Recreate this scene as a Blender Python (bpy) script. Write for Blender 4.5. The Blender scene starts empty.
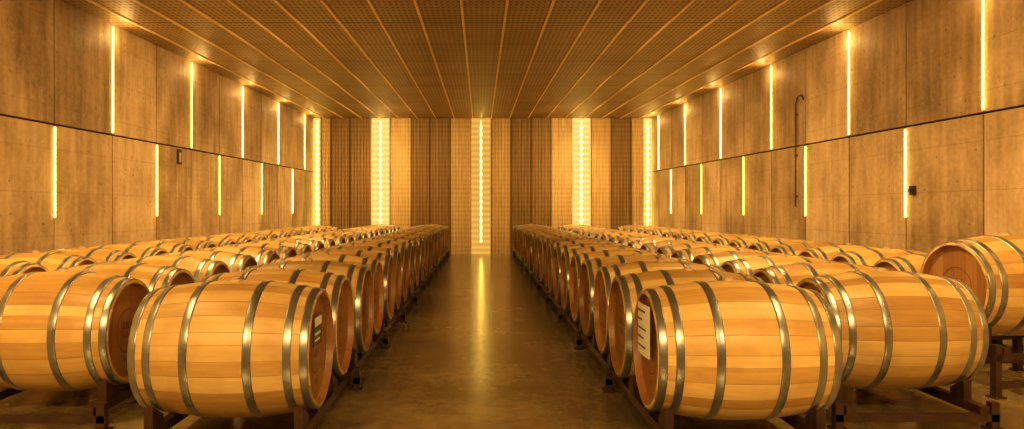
import bpy, bmesh, math, random
from mathutils import Vector, Matrix
random.seed(7)
scene = bpy.context.scene
try:
    scene.view_settings.view_transform = 'Standard'
    scene.view_settings.look = 'None'
except Exception as e:
    print(e)

# ------------------------------------------------------------------ helpers
H = 1.20
XL, XR = -4.53, 4.66
YB, YF = 19.5, -5.0
def ceil_z(y): return 3.313 + 0.0195*y
def joint_z(y): return 2.03 + 0.0105*y
LC = (1, .57, .165)

def new_mat(name):
    m = bpy.data.materials.new(name); m.use_nodes = True
    nt = m.node_tree; nt.nodes.clear()
    out = nt.nodes.new('ShaderNodeOutputMaterial')
    b = nt.nodes.new('ShaderNodeBsdfPrincipled')
    nt.links.new(b.outputs[0], out.inputs[0])
    return m, nt, b
def N(nt, t, **k):
    n = nt.nodes.new(t)
    for a, v in k.items(): setattr(n, a, v)
    return n
def setin(nt, sock, v):
    if isinstance(v, bpy.types.NodeSocket): nt.links.new(v, sock)
    else: sock.default_value = v
def math_(nt, op, a, b=None, c=None, clamp=False):
    n = N(nt, 'ShaderNodeMath', operation=op); n.use_clamp = clamp
    setin(nt, n.inputs[0], a)
    if b is not None: setin(nt, n.inputs[1], b)
    if c is not None: setin(nt, n.inputs[2], c)
    return n.outputs[0]
def noise(nt, vec, scale, detail=4, rough=.55):
    n = N(nt, 'ShaderNodeTexNoise'); nt.links.new(vec, n.inputs['Vector'])
    n.inputs['Scale'].default_value = scale; n.inputs['Detail'].default_value = detail
    n.inputs['Roughness'].default_value = rough
    return n.outputs['Fac']
def mapping(nt, vec, s=(1,1,1), loc=None):
    n = N(nt, 'ShaderNodeMapping'); nt.links.new(vec, n.inputs['Vector'])
    n.inputs['Scale'].default_value = s
    if loc is not None: nt.links.new(loc, n.inputs['Location'])
    return n.outputs[0]
def ramp(nt, fac, stops):
    n = N(nt, 'ShaderNodeValToRGB'); nt.links.new(fac, n.inputs[0])
    cr = n.color_ramp
    while len(cr.elements) < len(stops): cr.elements.new(.5)
    for e, (p, c) in zip(cr.elements, stops):
        e.position = p; e.color = (*c, 1) if len(c) == 3 else c
    return n.outputs[0]
def mixc(nt, fac, a, b, mode='MIX'):
    n = N(nt, 'ShaderNodeMix', data_type='RGBA', blend_type=mode)
    setin(nt, n.inputs[0], fac)
    setin(nt, n.inputs[6], (*a, 1) if isinstance(a, tuple) else a)
    setin(nt, n.inputs[7], (*b, 1) if isinstance(b, tuple) else b)
    return n.outputs[2]
def bump(nt, b, h, strength=.3, dist=.01):
    n = N(nt, 'ShaderNodeBump'); n.inputs['Strength'].default_value = strength
    n.inputs['Distance'].default_value = dist
    nt.links.new(h, n.inputs['Height']); nt.links.new(n.outputs[0], b.inputs['Normal'])

BOXF = ((0,2,3,1),(4,5,7,6),(0,1,5,4),(2,6,7,3),(0,4,6,2),(1,3,7,5))
def add_box(bm, x0, x1, y0, y1, z0, z1, mi=0):
    """z0/z1 may be functions of y"""
    f0 = z0 if callable(z0) else (lambda y: z0)
    f1 = z1 if callable(z1) else (lambda y: z1)
    vs = [bm.verts.new((x, y, zf(y))) for zf in (f0, f1) for y in (y0, y1) for x in (x0, x1)]
    for f in BOXF:
        fc = bm.faces.new([vs[i] for i in f]); fc.material_index = mi
    return vs
def add_tube(bm, p0, p1, r, seg=10, mi=0):
    p0, p1 = Vector(p0), Vector(p1); d = (p1-p0).normalized()
    a = d.orthogonal().normalized(); c = d.cross(a)
    R = []
    for p in (p0, p1):
        R.append([bm.verts.new(p + r*(math.cos(t)*a + math.sin(t)*c)) for t in [2*math.pi*i/seg for i in range(seg)]])
    for i in range(seg):
        f = bm.faces.new((R[0][i], R[0][(i+1)%seg], R[1][(i+1)%seg], R[1][i])); f.material_index = mi; f.smooth = True
    for q in (R[0][::-1], R[1]):
        f = bm.faces.new(q); f.material_index = mi
def add_wedge(bm, x0, x1, ya, yb, z0, za, zb, mi=0):
    vs = [bm.verts.new(p) for p in ((x0,ya,z0),(x1,ya,z0),(x0,yb,z0),(x1,yb,z0),(x0,ya,za),(x1,ya,za),(x0,yb,zb),(x1,yb,zb))]
    for f in BOXF:
        fc = bm.faces.new([vs[i] for i in f]); fc.material_index = mi
def finish(bm, name, mats, loc=(0,0,0), rot=(0,0,0)):
    bmesh.ops.recalc_face_normals(bm, faces=bm.faces)
    me = bpy.data.meshes.new(name); bm.to_mesh(me); bm.free()
    for m in mats: me.materials.append(m)
    o = bpy.data.objects.new(name, me); scene.collection.objects.link(o)
    o.location = loc; o.rotation_euler = rot
    return o

# ------------------------------------------------------------------ materials
def oak(name, head=False):
    m, nt, b = new_mat(name)
    tc = N(nt, 'ShaderNodeTexCoord'); oi = N(nt, 'ShaderNodeObjectInfo')
    rnd = oi.outputs['Random']
    off = N(nt, 'ShaderNodeCombineXYZ')
    o1 = math_(nt, 'MULTIPLY', rnd, 37.0)
    for i in range(3): nt.links.new(o1, off.inputs[i])
    if not head:
        uv = N(nt, 'ShaderNodeSeparateXYZ'); nt.links.new(tc.outputs['UV'], uv.inputs[0])
        u = uv.outputs[0]
    else:
        sp = N(nt, 'ShaderNodeSeparateXYZ'); nt.links.new(tc.outputs['Object'], sp.inputs[0])
        u = math_(nt, 'MULTIPLY', math_(nt, 'ADD', sp.outputs[1], 5.03), 10.5)
    idx = math_(nt, 'FLOOR', u); fr = math_(nt, 'FRACT', u)
    wn = N(nt, 'ShaderNodeTexWhiteNoise', noise_dimensions='2D')
    cx = N(nt, 'ShaderNodeCombineXYZ'); nt.links.new(idx, cx.inputs[0]); nt.links.new(o1, cx.inputs[1])
    nt.links.new(cx.outputs[0], wn.inputs['Vector'])
    st = wn.outputs['Value']
    gv = mapping(nt, tc.outputs['Object'], (2.2, 48, 48) if not head else (30, 48, 2.5), off.outputs[0])
    gn = noise(nt, gv, 1.0, 6, .62)
    big = noise(nt, mapping(nt, tc.outputs['Object'], (1, 1, 1), off.outputs[0]), 4.0, 3)
    val = math_(nt, 'ADD', math_(nt, 'MULTIPLY', st, .62), math_(nt, 'MULTIPLY', gn, .55))
    if not head:
        col = ramp(nt, val, [(.14, (.35,.175,.045)), (.5, (.63,.395,.125)), (.95, (.86,.63,.26))])
    else:
        col = ramp(nt, val, [(.15, (.22,.09,.032)), (.5, (.33,.15,.052)), (.9, (.44,.22,.08))])
    col = mixc(nt, math_(nt, 'MULTIPLY', math_(nt, 'SUBTRACT', big, .46, clamp=True), 1.6), col, (.36,.17,.05))
    ed = math_(nt, 'MINIMUM', fr, math_(nt, 'SUBTRACT', 1.0, fr))
    seam = math_(nt, 'SUBTRACT', 1.0, math_(nt, 'MULTIPLY', ed, 28.0), clamp=True)
    col = mixc(nt, math_(nt, 'MULTIPLY', seam, .6), col, (.14,.06,.015))
    br = math_(nt, 'ADD', math_(nt, 'MULTIPLY', rnd, .32), .78)
    vv = N(nt, 'ShaderNodeVectorMath', operation='SCALE'); nt.links.new(col, vv.inputs[0]); nt.links.new(br, vv.inputs['Scale'])
    nt.links.new(vv.outputs[0], b.inputs['Base Color'])
    b.inputs['Roughness'].default_value = .38
    hh = math_(nt, 'SUBTRACT', math_(nt, 'MULTIPLY', gn, .25), seam)
    bump(nt, b, hh, .4, .003)
    return m
M_oak = oak('oak_staves'); M_head = oak('oak_head', True)

M_hoop, nt, b = new_mat('galvanised_hoop')
tc = N(nt, 'ShaderNodeTexCoord')
n1 = noise(nt, tc.outputs['Object'], 5, 6, .65)
nt.links.new(ramp(nt, n1, [(.3, (.24,.26,.28)), (.65, (.44,.47,.50))]), b.inputs['Base Color'])
b.inputs['Metallic'].default_value = .9
nt.links.new(math_(nt, 'ADD', math_(nt, 'MULTIPLY', n1, .15), .22), b.inputs['Roughness'])

def simple(name, col, rough=.6, metal=0, nscale=20, var=.3, bmp=.1):
    m, nt, b = new_mat(name)
    tc = N(nt, 'ShaderNodeTexCoord'); n1 = noise(nt, tc.outputs['Object'], nscale, 4)
    lo = tuple(c*(1-var) for c in col); hi = tuple(min(1, c*(1+var)) for c in col)
    nt.links.new(ramp(nt, n1, [(.3, lo), (.7, hi)]), b.inputs['Base Color'])
    b.inputs['Roughness'].default_value = rough; b.inputs['Metallic'].default_value = metal
    bump(nt, b, n1, bmp, .003)
    return m
M_bung = simple('bung_silicone', (.55,.42,.28), .5)
M_ink = simple('burnt_stamp', (.11,.05,.02), .8)
M_print = simple('label_print', (.12,.11,.10), .8)
M_rack = simple('rack_steel', (.060,.030,.020), .4, .4, 12, .35)
M_paper = simple('paper', (.90,.96,.99), .8, 0, 8, .02)
M_black = simple('black_plastic', (.02,.018,.015), .5)
M_chrome = simple('light_housing', (.3,.26,.2), .4, .8)

def emit(name, col, s):
    m = bpy.data.materials.new(name); m.use_nodes = True; nt = m.node_tree; nt.nodes.clear()
    out = nt.nodes.new('ShaderNodeOutputMaterial'); e = nt.nodes.new('ShaderNodeEmission')
    e.inputs[0].default_value = (*col, 1); e.inputs[1].default_value = s
    nt.links.new(e.outputs[0], out.inputs[0]); return m
M_strip = emit('led_strip_glow', (1.0,.52,.055), 26)
M_tube = emit('niche_tube_glow', (1.0,.58,.07), 11)
M_bulb = emit('bulb_glow', (1,.66,.09), 12)

def concrete(name):
    m, nt, b = new_mat(name)
    tc = N(nt, 'ShaderNodeTexCoord'); geo = N(nt, 'ShaderNodeNewGeometry')
    isl = geo.outputs['Random Per Island']
    off = N(nt, 'ShaderNodeCombineXYZ'); o1 = math_(nt, 'MULTIPLY', isl, 23.0)
    for i in range(3): nt.links.new(o1, off.inputs[i])
    big = noise(nt, mapping(nt, tc.outputs['Object'], (1,1,.8), off.outputs[0]), 1.3, 7, .58)
    streak = noise(nt, mapping(nt, tc.outputs['Object'], (6,6,.5), off.outputs[0]), 1.5, 4, .55)
    fine = noise(nt, tc.outputs['Object'], 20, 5, .65)
    v = math_(nt, 'ADD', math_(nt, 'MULTIPLY', big, .65), math_(nt, 'MULTIPLY', streak, .35))
    v = math_(nt, 'ADD', v, math_(nt, 'MULTIPLY', math_(nt, 'SUBTRACT', fine, .5), .24))
    v = math_(nt, 'ADD', v, math_(nt, 'MULTIPLY', math_(nt, 'SUBTRACT', isl, .5), .16))
    col = ramp(nt, v, [(.30, (.18,.115,.06)), (.42, (.33,.225,.125)), (.54, (.49,.355,.21)), (.70, (.72,.56,.36))])
    sp = N(nt, 'ShaderNodeSeparateXYZ'); nt.links.new(tc.outputs['Object'], sp.inputs[0])
    bz = math_(nt, 'LESS_THAN', math_(nt, 'FRACT', math_(nt, 'MULTIPLY', sp.outputs[2], 1/.46)), .022)
    col = mixc(nt, math_(nt, 'MULTIPLY', bz, .25), col, (.10,.07,.04))
    vo = N(nt, 'ShaderNodeTexVoronoi'); nt.links.new(tc.outputs['Object'], vo.inputs['Vector']); vo.inputs['Scale'].default_value = 6
    hole = math_(nt, 'LESS_THAN', vo.outputs['Distance'], .09)
    col = mixc(nt, math_(nt, 'MULTIPLY', hole, .55), col, (.08,.055,.03))
    nt.links.new(col, b.inputs['Base Color']); b.inputs['Roughness'].default_value = .6
    bump(nt, b, math_(nt, 'SUBTRACT', v, math_(nt, 'MULTIPLY', hole, .4)), .5, .022)
    return m
M_conc = concrete('wall_concrete')
M_dark = simple('joint_dark', (.03,.02,.012), .9)

M_floor, nt, b = new_mat('polished_concrete_floor')
tc = N(nt, 'ShaderNodeTexCoord')
a1 = noise(nt, tc.outputs['Object'], .9, 7, .62); a2 = noise(nt, tc.outputs['Object'], 9, 6, .65)
v = math_(nt, 'ADD', math_(nt, 'MULTIPLY', a1, .7), math_(nt, 'MULTIPLY', a2, .3))
nt.links.new(ramp(nt, v, [(.38, (.115,.080,.033)), (.5, (.22,.16,.068)), (.62, (.35,.265,.12))]), b.inputs['Base Color'])
nt.links.new(math_(nt, 'ADD', math_(nt, 'MULTIPLY', a2, .24), .09), b.inputs['Roughness'])
b.inputs['IOR'].default_value = 2.0
bump(nt, b, v, .08, .01)

M_ceil, nt, b = new_mat('perforated_ceiling_metal')
tc = N(nt, 'ShaderNodeTexCoord'); sp = N(nt, 'ShaderNodeSeparateXYZ'); nt.links.new(tc.outputs['Object'], sp.inputs[0])
sx = math_(nt, 'SINE', math_(nt, 'MULTIPLY', sp.outputs[0], 2*math.pi/.0625))
sy = math_(nt, 'SINE', math_(nt, 'MULTIPLY', sp.outputs[1], 2*math.pi/.12))
dots = math_(nt, 'MULTIPLY', math_(nt, 'ADD', math_(nt, 'MULTIPLY', sx, .5), .5), math_(nt, 'ADD', math_(nt, 'MULTIPLY', sy, .5), .5))
fy = math_(nt, 'FRACT', math_(nt, 'MULTIPLY', sp.outputs[1], 1/1.25))
cs = math_(nt, 'LESS_THAN', fy, .03)
ln = noise(nt, tc.outputs['Object'], 1.3, 4)
base = ramp(nt, ln, [(.3, (.31,.205,.10)), (.7, (.44,.30,.155))])
col = mixc(nt, math_(nt, 'MULTIPLY', dots, .92), base, (.03,.018,.008))
col = mixc(nt, math_(nt, 'MULTIPLY', cs, .8), col, (.03,.018,.008))
nt.links.new(col, b.inputs['Base Color'])
b.inputs['Metallic'].default_value = .35; b.inputs['Roughness'].default_value = .5
bump(nt, b, math_(nt, 'SUBTRACT', 1.0, dots), .5, .012)
M_tbar = simple('brass_tbar', (.90,.68,.38), .5, .1, 5, .1)

def corr(name, c0, c1, rough=.45, metal=.3):
    m, nt, b = new_mat(name)
    tc = N(nt, 'ShaderNodeTexCoord'); sp = N(nt, 'ShaderNodeSeparateXYZ'); nt.links.new(tc.outputs['Object'], sp.inputs[0])
    geo = N(nt, 'ShaderNodeNewGeometry')
    g = noise(nt, mapping(nt, tc.outputs['Object'], (22,1,1.2)), 1.0, 5, .6)
    sz = math_(nt, 'SINE', math_(nt, 'MULTIPLY', sp.outputs[2], 2*math.pi/.12))
    v = math_(nt, 'ADD', math_(nt, 'MULTIPLY', g, .8), math_(nt, 'MULTIPLY', math_(nt, 'ADD', sz, 1.0), .10))
    v = math_(nt, 'ADD', v, math_(nt, 'MULTIPLY', geo.outputs['Random Per Island'], .15))
    nt.links.new(ramp(nt, v, [(.3, c0), (.8, c1)]), b.inputs['Base Color'])
    b.inputs['Roughness'].default_value = rough; b.inputs['Metallic'].default_value = metal
    return m
M_pd = corr('dark_slat_panel', (.17,.105,.04), (.34,.225,.10), .5, .1)
M_pl = corr('light_slat_panel', (.48,.34,.16), (.78,.60,.32), .5, .1)
def niche_mat(name, s, col):
    m = bpy.data.materials.new(name); m.use_nodes = True; nt = m.node_tree; nt.nodes.clear()
    out = N(nt, 'ShaderNodeOutputMaterial'); e = N(nt, 'ShaderNodeEmission')
    tc = N(nt, 'ShaderNodeTexCoord'); sp = N(nt, 'ShaderNodeSeparateXYZ'); nt.links.new(tc.outputs['Object'], sp.inputs[0])
    sz = math_(nt, 'SINE', math_(nt, 'MULTIPLY', sp.outputs[2], 2*math.pi/.15))
    k = math_(nt, 'ADD', math_(nt, 'MULTIPLY', sz, .12), .88)
    e.inputs[0].default_value = (*col, 1)
    nt.links.new(math_(nt, 'MULTIPLY', k, s), e.inputs[1]); nt.links.new(e.outputs[0], out.inputs[0]); return m
M_nb = niche_mat('niche_diffuser_bright', 1.35, (1,.64,.17))
M_nd = niche_mat('niche_diffuser_dim', .95, (1,.50,.085))

# ------------------------------------------------------------------ room
bm = bmesh.new(); add_box(bm, XL-.3, XR+.3, YF-.3, YB+.5, -.15, 0); finish(bm, 'floor', [M_floor])

bm = bmesh.new()
add_box(bm, XL-.3, XR+.3, YF-.3, YB+.5, ceil_z, lambda y: ceil_z(y)+.12, 0)
x = -.21-.5*9
while x < XR:
    if x > XL+.05: add_box(bm, x-.014, x+.014, YF, YB, lambda y: ceil_z(y)-.018, lambda y: ceil_z(y)+.001, 1)
    x += .5
ceiling = finish(bm, 'ceiling', [M_ceil, M_tbar])

LSTR_U = [6.44+2.42*k for k in range(-4, 6)]; LSTR_L = [7.65+2.42*k for k in range(-4, 5)]
RSTR_U = [6.67+2.43*k for k in range(-4, 6)]; RSTR_L = [7.885+2.43*k for k in range(-4, 5)]
def side_wall(name, xw, sgn, ref, per):
    bm = bmesh.new()
    add_box(bm, *sorted((xw+sgn*.05, xw+sgn*.25)), YF-.3, YB+.3, 0, 3.95, 1)
    y = ref - per*6; g = .011
    ys = []
    while y < YB+per:
        ys.append(y); y += per/2
    for a, c in zip(ys[:-1], ys[1:]):
        a2, c2 = max(a, YF), min(c, YB+.1)
        if c2-a2 < .1: continue
        add_box(bm, *sorted((xw, xw+sgn*.06)), a2+g, c2-g, 0, lambda y: joint_z(y)-.011, 0)
        add_box(bm, *sorted((xw, xw+sgn*.06)), a2+g, c2-g, lambda y: joint_z(y)+.011, 3.9, 0)
    return finish(bm, name, [M_conc, M_dark])
side_wall('wall_left', XL, -1, 6.44, 2.42)
side_wall('wall_right', XR, 1, 6.67, 2.43)
bm = bmesh.new(); add_box(bm, XL-.3, XR+.3, YF-.3, YF, 0, 3.95); finish(bm, 'wall_rear', [M_conc])

def strips(ys, xw, upper, sgn):
    for y in ys:
        if y < YF+.2: continue
        z0, z1 = (joint_z(y)+.02, ceil_z(y)-.02) if upper else (1.11, joint_z(y)-.02)
        bm = bmesh.new()
        add_box(bm, *sorted((xw-sgn*.003, xw+sgn*.012)), y-.013, y+.013, z0, z1, 1)
        add_box(bm, *sorted((xw-sgn*.012, xw-sgn*.003)), y-.009, y+.009, z0+.01, z1-.01, 0)
        o = finish(bm, 'wall_light_strip', [M_strip, M_chrome])
        if upper and y > 3:
            # added point light without fixture, makes the ceiling glow above the strip
            ld = bpy.data.lights.new('added_ceiling_glow', 'POINT'); ld.energy = 5; ld.color = LC; ld.shadow_soft_size = .01
            l = bpy.data.objects.new('added_ceiling_glow', ld); scene.collection.objects.link(l); l.parent = o
            l.location = (xw-sgn*.16, y, ceil_z(y)-.16)
strips(LSTR_U, XL, True, -1); strips(LSTR_L, XL, False, -1)
strips(RSTR_U, XR, True, 1);  strips(RSTR_L, XR, False, 1)

bm = bmesh.new()
px = lambda p: (p-480.5)/36.9
segs = [(313,321,'b'),(321,331,'l'),(331,350,'d'),(350,371,'d'),(371,390,'b'),(390,411,'l'),(411,430,'d'),(430,450,'d'),(450,471,'l'),
        (471,491,'n'),(491,511,'l'),(511,531,'d'),(531,551,'d'),(551,572,'l'),(572,591,'b'),(591,611,'l'),(611,631,'d'),(631,643,'l'),(643,653,'b')]
zt = ceil_z(YB)+.05
def corrugated(x0, x1, mi):
    cnt = max(8, int((x1-x0)/.011)); prev = None
    for i in range(cnt+1):
        x = x0+(x1-x0)*i/cnt; y = YB + .012*math.cos(2*math.pi*(x-x0)/.085) + (.0 if mi == 1 else .02)
        cur = (bm.verts.new((x, y, 0)), bm.verts.new((x, y, zt)))
        if prev:
            f = bm.faces.new((prev[0], cur[0], cur[1], prev[1])); f.material_index = mi
        prev = cur
niches = []
for a, c, t in segs:
    x0, x1 = px(a), px(c)
    if t in 'dl': corrugated(x0+.006, x1-.006, 1 if t == 'd' else 2); add_box(bm, x0-.008, x0+.008, YB-.012, YB+.05, 0, zt, 0)
    else:
        mi = 3 if t == 'b' else 4
        add_box(bm, x0, x1, YB+.10, YB+.12, 0, zt, mi)
        add_box(bm, x0-.01, x0+.012, YB-.01, YB+.10, 0, zt, 2); add_box(bm, x1-.012, x1+.01, YB-.01, YB+.10, 0, zt, 2)
        niches.append((x0+x1)/2)
add_box(bm, XL-.3, XR+.3, YB+.19, YB+.4, 0, 3.95, 0)
back = finish(bm, 'wall_back', [M_dark, M_pd, M_pl, M_nb, M_nd])
for xc in niches:
    bm = bmesh.new()
    add_tube(bm, (xc, YB+.05, .32), (xc, YB+.05, zt-.12), .018, 8, 0)
    z = .36
    while z < zt-.15:
        r = bmesh.ops.create_icosphere(bm, subdivisions=1, radius=.042, matrix=Matrix.Translation((xc, YB+.03, z)))
        for v_ in r['verts']:
            for f in v_.link_faces: f.material_index = 1
        z += .18
    finish(bm, 'niche_light_string', [M_tube, M_bulb])

# ------------------------------------------------------------------ barrel
L2, RB, RE = .432, .348, .298
def rad(x): return RB-(RB-RE)*(abs(x)/L2)**1.9
def text_mesh(s, size):
    cu = bpy.data.curves.new('t', 'FONT'); cu.body = s; cu.size = size; cu.align_x = 'CENTER'; cu.align_y = 'CENTER'; cu.resolution_u = 2
    o = bpy.data.objects.new('t', cu); scene.collection.objects.link(o)
    dg = bpy.context.evaluated_depsgraph_get(); dg.update()
    me = o.evaluated_get(dg).to_mesh()
    vs = [tuple(v.co) for v in me.vertices]; fs = [tuple(p.vertices) for p in me.polygons]
    o.evaluated_get(dg).to_mesh_clear(); bpy.data.objects.remove(o)
    return vs, fs
T = [(text_mesh('225 L', .060), .03), (text_mesh('ROBLE', .040), -.03), (text_mesh('0417', .036), -.17)]

def barrel_mesh(seed):
    rng = random.Random(seed)
    bm = bmesh.new(); uvl = bm.loops.layers.uv.new('UVMap')
    NS = 27; w = [rng.uniform(.7, 1.35) for _ in range(NS)]; tot = sum(w)
    ang = []; us = []
    a = 0
    for i in range(NS):
        for k in range(3):
            ang.append((a+w[i]*k/3)/tot*2*math.pi); us.append((i, k/3))
        a += w[i]
    n = len(ang)
    def ring(x, r): return [bm.verts.new((x, r*math.cos(t), r*math.sin(t))) for t in ang]
    def skin(A, B, mi, xa=0, xb=0, smooth=True):
        for i in range(n):
            j = (i+1) % n
            f = bm.faces.new((A[i], A[j], B[j], B[i])); f.material_index = mi; f.smooth = smooth
            st, fr = us[i]
            for l, (uu, vv) in zip(f.loops, ((fr, xa), (fr+.3333, xa), (fr+.3333, xb), (fr, xb))):
                l[uvl].uv = (st+.002+uu*.996, vv)
    M = 26; rings = []
    for k in range(M+1):
        x = -L2+.008+(2*L2-.016)*k/M
        rings.append((x, ring(x, rad(x))))
    for (xa, A), (xb, B) in zip(rings[:-1], rings[1:]): skin(A, B, 0, xa, xb)
    for s, base in ((-1, rings[0]), (1, rings[-1])):
        r1 = ring(s*L2, RE-.007); r2 = ring(s*L2, RE-.019); r3 = ring(s*(L2-.036), RE-.030)
        skin(base[1], r1, 0, 0, .01, False); skin(r1, r2, 0, .01, .02, False); skin(r2, r3, 1, .02, .05, False)
        r4 = ring(s*(L2-.034), (RE-.03)*.55); skin(r3, r4, 1, 0, 0, False)
        c = bm.verts.new((s*(L2-.033), 0, 0))
        for i in range(n):
            f = bm.faces.new((r4[i], r4[(i+1)%n], c)); f.material_index = 1
        for (vs, fs), zo in T:
            nv = [bm.verts.new((s*(L2-.0305), s*v[0], v[1]+zo)) for v in vs]
            for f in fs:
                try:
                    ff = bm.faces.new([nv[q] for q in f]); ff.material_index = 4
                except Exception: pass
        for rr in (.125,):
            A = [bm.verts.new((s*(L2-.031), rr*math.cos(t), rr*math.sin(t))) for t in ang]
            B = [bm.verts.new((s*(L2-.031), (rr+.004)*math.cos(t), (rr+.004)*math.sin(t))) for t in ang]
            for i in range(n):
                f = bm.faces.new((A[i], A[(i+1)%n], B[(i+1)%n], B[i])); f.material_index = 4
    for (p, q) in ((.004, .042), (.080, .118), (.262, .302)):
        for s in (-1, 1):
            xa, xb = s*(L2-p), s*(L2-q); t = .0045
            prof = [(xa, rad(xa)-.003), (xa, rad(xa)+t*.8), (xa+(xb-xa)*.12, rad(xa+(xb-xa)*.12)+t), ((xa+xb)/2, rad((xa+xb)/2)+t),
                    (xb-(xb-xa)*.12, rad(xb-(xb-xa)*.12)+t), (xb, rad(xb)+t*.8), (xb, rad(xb)-.003)]
            R = [ring(x, r) for x, r in prof]
            for A, B in zip(R[:-1], R[1:]): skin(A, B, 2)
            xm = (xa+xb)/2; ra = rng.uniform(.3, 2.8)
            for da in (0, .09):
                r_ = rad(xm)+t
                m4 = Matrix.Translation((xm, r_*math.cos(ra+da), r_*math.sin(ra+da))) @ Matrix.Scale(.5, 4, Vector((0, math.cos(ra+da), math.sin(ra+da))))
                res = bmesh.ops.create_uvsphere(bm, u_segments=8, v_segments=5, radius=.007, matrix=m4)
                for v_ in res['verts']:
                    for f in v_.link_faces: f.material_index = 2
    add_tube(bm, (0, 0, RB-.01), (0, 0, RB+.010), .028, 16, 3)
    add_tube(bm, (0, 0, RB+.010), (0, 0, RB+.018), .018, 16, 3)
    bmesh.ops.recalc_face_normals(bm, faces=[f for f in bm.faces if f.material_index != 4])
    me = bpy.data.meshes.new('wine_barrel_mesh'); bm.to_mesh(me); bm.free()
    for m in (M_oak, M_head, M_hoop, M_bung, M_ink): me.materials.append(m)
    return me
BM = [barrel_mesh(s) for s in range(5)]
ZC = .490
def put_barrel(x, y, z=ZC, yaw=0, rx=None):
    o = bpy.data.objects.new('wine_barrel', random.choice(BM)); scene.collection.objects.link(o)
    o.location = (x, y, z)
    o.rotation_euler = (random.uniform(-.10, .10) if rx is None else rx, 0, yaw + random.uniform(-.012, .012))
    return o

PITCH = .722
def rack(xc, y0, nb, zc=ZC):
    bm = bmesh.new(); dz = zc-.490
    ya, yb = y0-PITCH/2, y0+PITCH*(nb-.5)
    for s in (-1, 1):
        xr = s*.365
        add_box(bm, xr-.025, xr+.025, ya, yb, .080+dz, .130+dz)
        for k in range(nb):
            yc = y0+k*PITCH
            rr = rad(.34)+.006
            for q in (-1, 1):
                y1, y2 = q*.10, q*.22
                z1 = zc-math.sqrt(rr*rr-y1*y1)-.008; z2 = zc-math.sqrt(rr*rr-y2*y2)-.008
                add_wedge(bm, xr-.022, xr+.022, yc+y1, yc+y2, .125+dz, z1, z2-.004)
    for k in range(0, nb+1):
        y = ya+k*PITCH
        y = min(max(y, ya+.025), yb-.025)
        if k % 2 == 0 or k == nb:
            add_box(bm, -.45, .45, y-.022, y+.022, .045+dz, .085+dz)
            for s in (-1, 1):
                add_box(bm, s*.425-.022, s*.425+.022, y-.022, y+.022, .012, .15+dz)
                add_box(bm, s*.425-.04, s*.425+.04, y-.04, y+.04, 0, .012)
            if dz > .1:
                add_box(bm, -.45, .45, y-.02, y+.02, .06, .10)
    return finish(bm, 'barrel_rack', [M_rack], (xc, 0, 0))
def row(xc, y0, yend):
    nb = int((yend-y0)/PITCH)+1
    for k in range(nb): put_barrel(xc+(random.uniform(-.014, .014) if k else 0), y0+k*PITCH)
    rack(xc, y0, nb)
row(-.818-L2, 3.72, 18.6)
row(-2.05-L2, 4.25, 18.6)
row(-3.38-L2, 5.45, 17.6)
row(.840+L2, 3.68, 18.6)
row(1.95+L2, 4.28, 18.6)
row(3.36+L2, 5.98, 17.6)
put_barrel(3.66, 5.0, .68, .16)
r1 = rack(0, 0, 1, .68); r1.location = (3.66, 5.0, 0); r1.rotation_euler = (0, 0, .16)

# paper sheet stapled to the rim of the near right barrel
bm = bmesh.new()
xh = .840-.007
cols = 8
prev = None
for i in range(cols+1):
    y = 3.55+.26*i/cols
    x = xh-.006*math.sin(math.pi*i/cols)
    cur = [bm.verts.new((x, y, z)) for z in (.46, .72)] + [bm.verts.new((x+.002, y, z)) for z in (.46, .72)]
    if prev:
        for q in ((0,1),(2,3),(0,2),(1,3)):
            bm.faces.new((prev[q[0]], cur[q[0]], cur[q[1]], prev[q[1]]))
    else: bm.faces.new((cur[0], cur[1], cur[3], cur[2]))
    prev = cur
bm.faces.new((prev[0], prev[1], prev[3], prev[2]))
for i, wd in enumerate((.16, .10, .18, .13, .17)):
    add_box(bm, xh-.0085, xh-.0068, 3.78-wd, 3.78, .68-i*.045, .689-i*.045, 1)
finish(bm, 'paper_label', [M_paper, M_print])
# small printed tag on the near left barrel head
bm = bmesh.new()
xh = -.818-.029
add_box(bm, xh, xh+.002, 3.66, 3.84, .50, .66, 1)
add_box(bm, xh+.002, xh+.003, 3.675, 3.825, .60, .645, 0)
add_box(bm, xh+.002, xh+.003, 3.675, 3.80, .555, .568, 0)
add_box(bm, xh+.002, xh+.003, 3.675, 3.78, .525, .535, 0)
finish(bm, 'barrel_tag', [M_paper, M_print])

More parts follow.
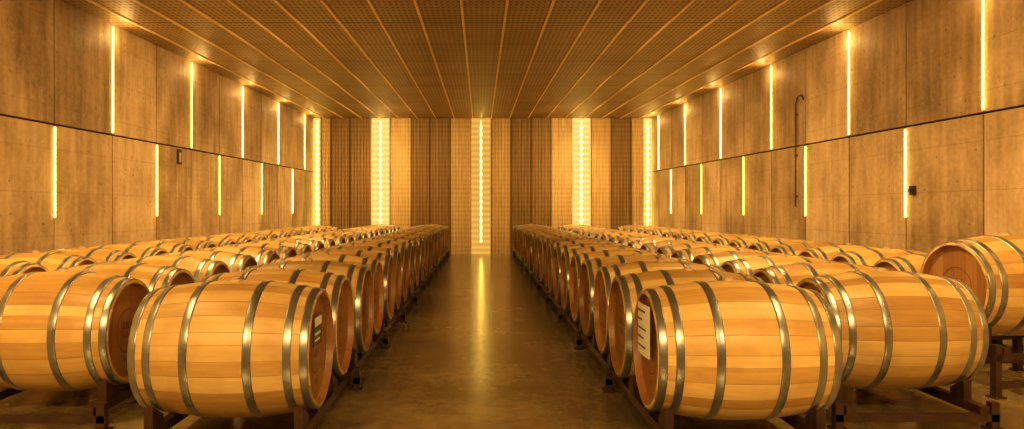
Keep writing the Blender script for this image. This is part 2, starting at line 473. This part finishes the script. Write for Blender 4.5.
def wallsign(x, y, z, sgn):
    bm = bmesh.new()
    add_box(bm, *sorted((x, x-sgn*.02)), y-.07, y+.07, z-.11, z+.11, 0)
    add_box(bm, *sorted((x-sgn*.02, x-sgn*.024)), y-.02, y+.04, z-.08, z+.06, 1)
    finish(bm, 'wall_sign', [M_black, M_conc])
wallsign(XL+.001, 10.8, 2.0, -1)
bm = bmesh.new()
xc = XR-.03
pts = [(xc, 10.58, 1.25), (xc, 10.58, 2.75), (xc, 10.50, 2.86), (xc, 10.38, 2.86), (xc, 10.32, 2.78)]
for p, q in zip(pts[:-1], pts[1:]): add_tube(bm, p, q, .011, 8)
for z in (1.4, 2.0, 2.6): add_box(bm, xc-.012, XR, 10.567, 10.593, z-.012, z+.012)
finish(bm, 'wall_conduit', [M_black])
bm = bmesh.new()
add_box(bm, XR-.035, XR, 7.70, 7.77, 1.36, 1.46); add_tube(bm, (XR-.035, 7.735, 1.41), (XR-.06, 7.735, 1.41), .015, 10)
finish(bm, 'wall_lock_box', [M_black])

# ------------------------------------------------------------------ area lights (rear lamps, plus added unseen fill without fixtures)
def area_light(x, y, power, rx=0, ry=0, size=.5, spread=180, drop=.10, sy=None):
    z = ceil_z(y)-drop
    ld = bpy.data.lights.new('unseen_area_light_data', 'AREA'); ld.shape = 'RECTANGLE'; ld.size = size*2; ld.size_y = sy or size
    ld.energy = power; ld.color = LC; ld.spread = math.radians(spread)
    e = bpy.data.objects.new('unseen_area_light', None); scene.collection.objects.link(e); e.location = (x, y, z)
    o = bpy.data.objects.new('area_light_emitter', ld); scene.collection.objects.link(o); o.parent = e
    o.rotation_euler = (rx, ry, 0)
    return e, o
for x in (-2.6, 0, 2.6): area_light(x, -1.0, 165, .72)
for y in (1.5, 5.5, 9.5, 13.5, 17.0):
    for s in (-1, 1):
        area_light(s*1.2, y, 40, 0, s*-math.radians(52), .06, 95, .10, 1.6)  # added wall washer, no fixture, brightens the side walls
        area_light(s*2.6, y+1.5, 24, 0, 0, .06, 100, .022, 1.4)  # added unseen downlight over the barrel rows
for x in (-2.2, 2.2): area_light(x, 16.6, 32, math.radians(62), 0, .8, 100, .10, .1)  # added unseen lights aimed at the back wall to brighten it

w = bpy.data.worlds.new('World'); scene.world = w; w.use_nodes = True
w.node_tree.nodes['Background'].inputs[0].default_value = (.5, .3, .12, 1); w.node_tree.nodes['Background'].inputs[1].default_value = .1

cam = bpy.data.cameras.new('camera'); co = bpy.data.objects.new('camera', cam); scene.collection.objects.link(co)
co.location = (0, 0, H); co.rotation_euler = (math.pi/2, 0, 0)
cam.sensor_width = 36; cam.lens = 36*720/1024; cam.shift_x = (512-480.5)/1024; cam.shift_y = -(214.5-210)/1024
cam.clip_end = 100
scene.camera = co
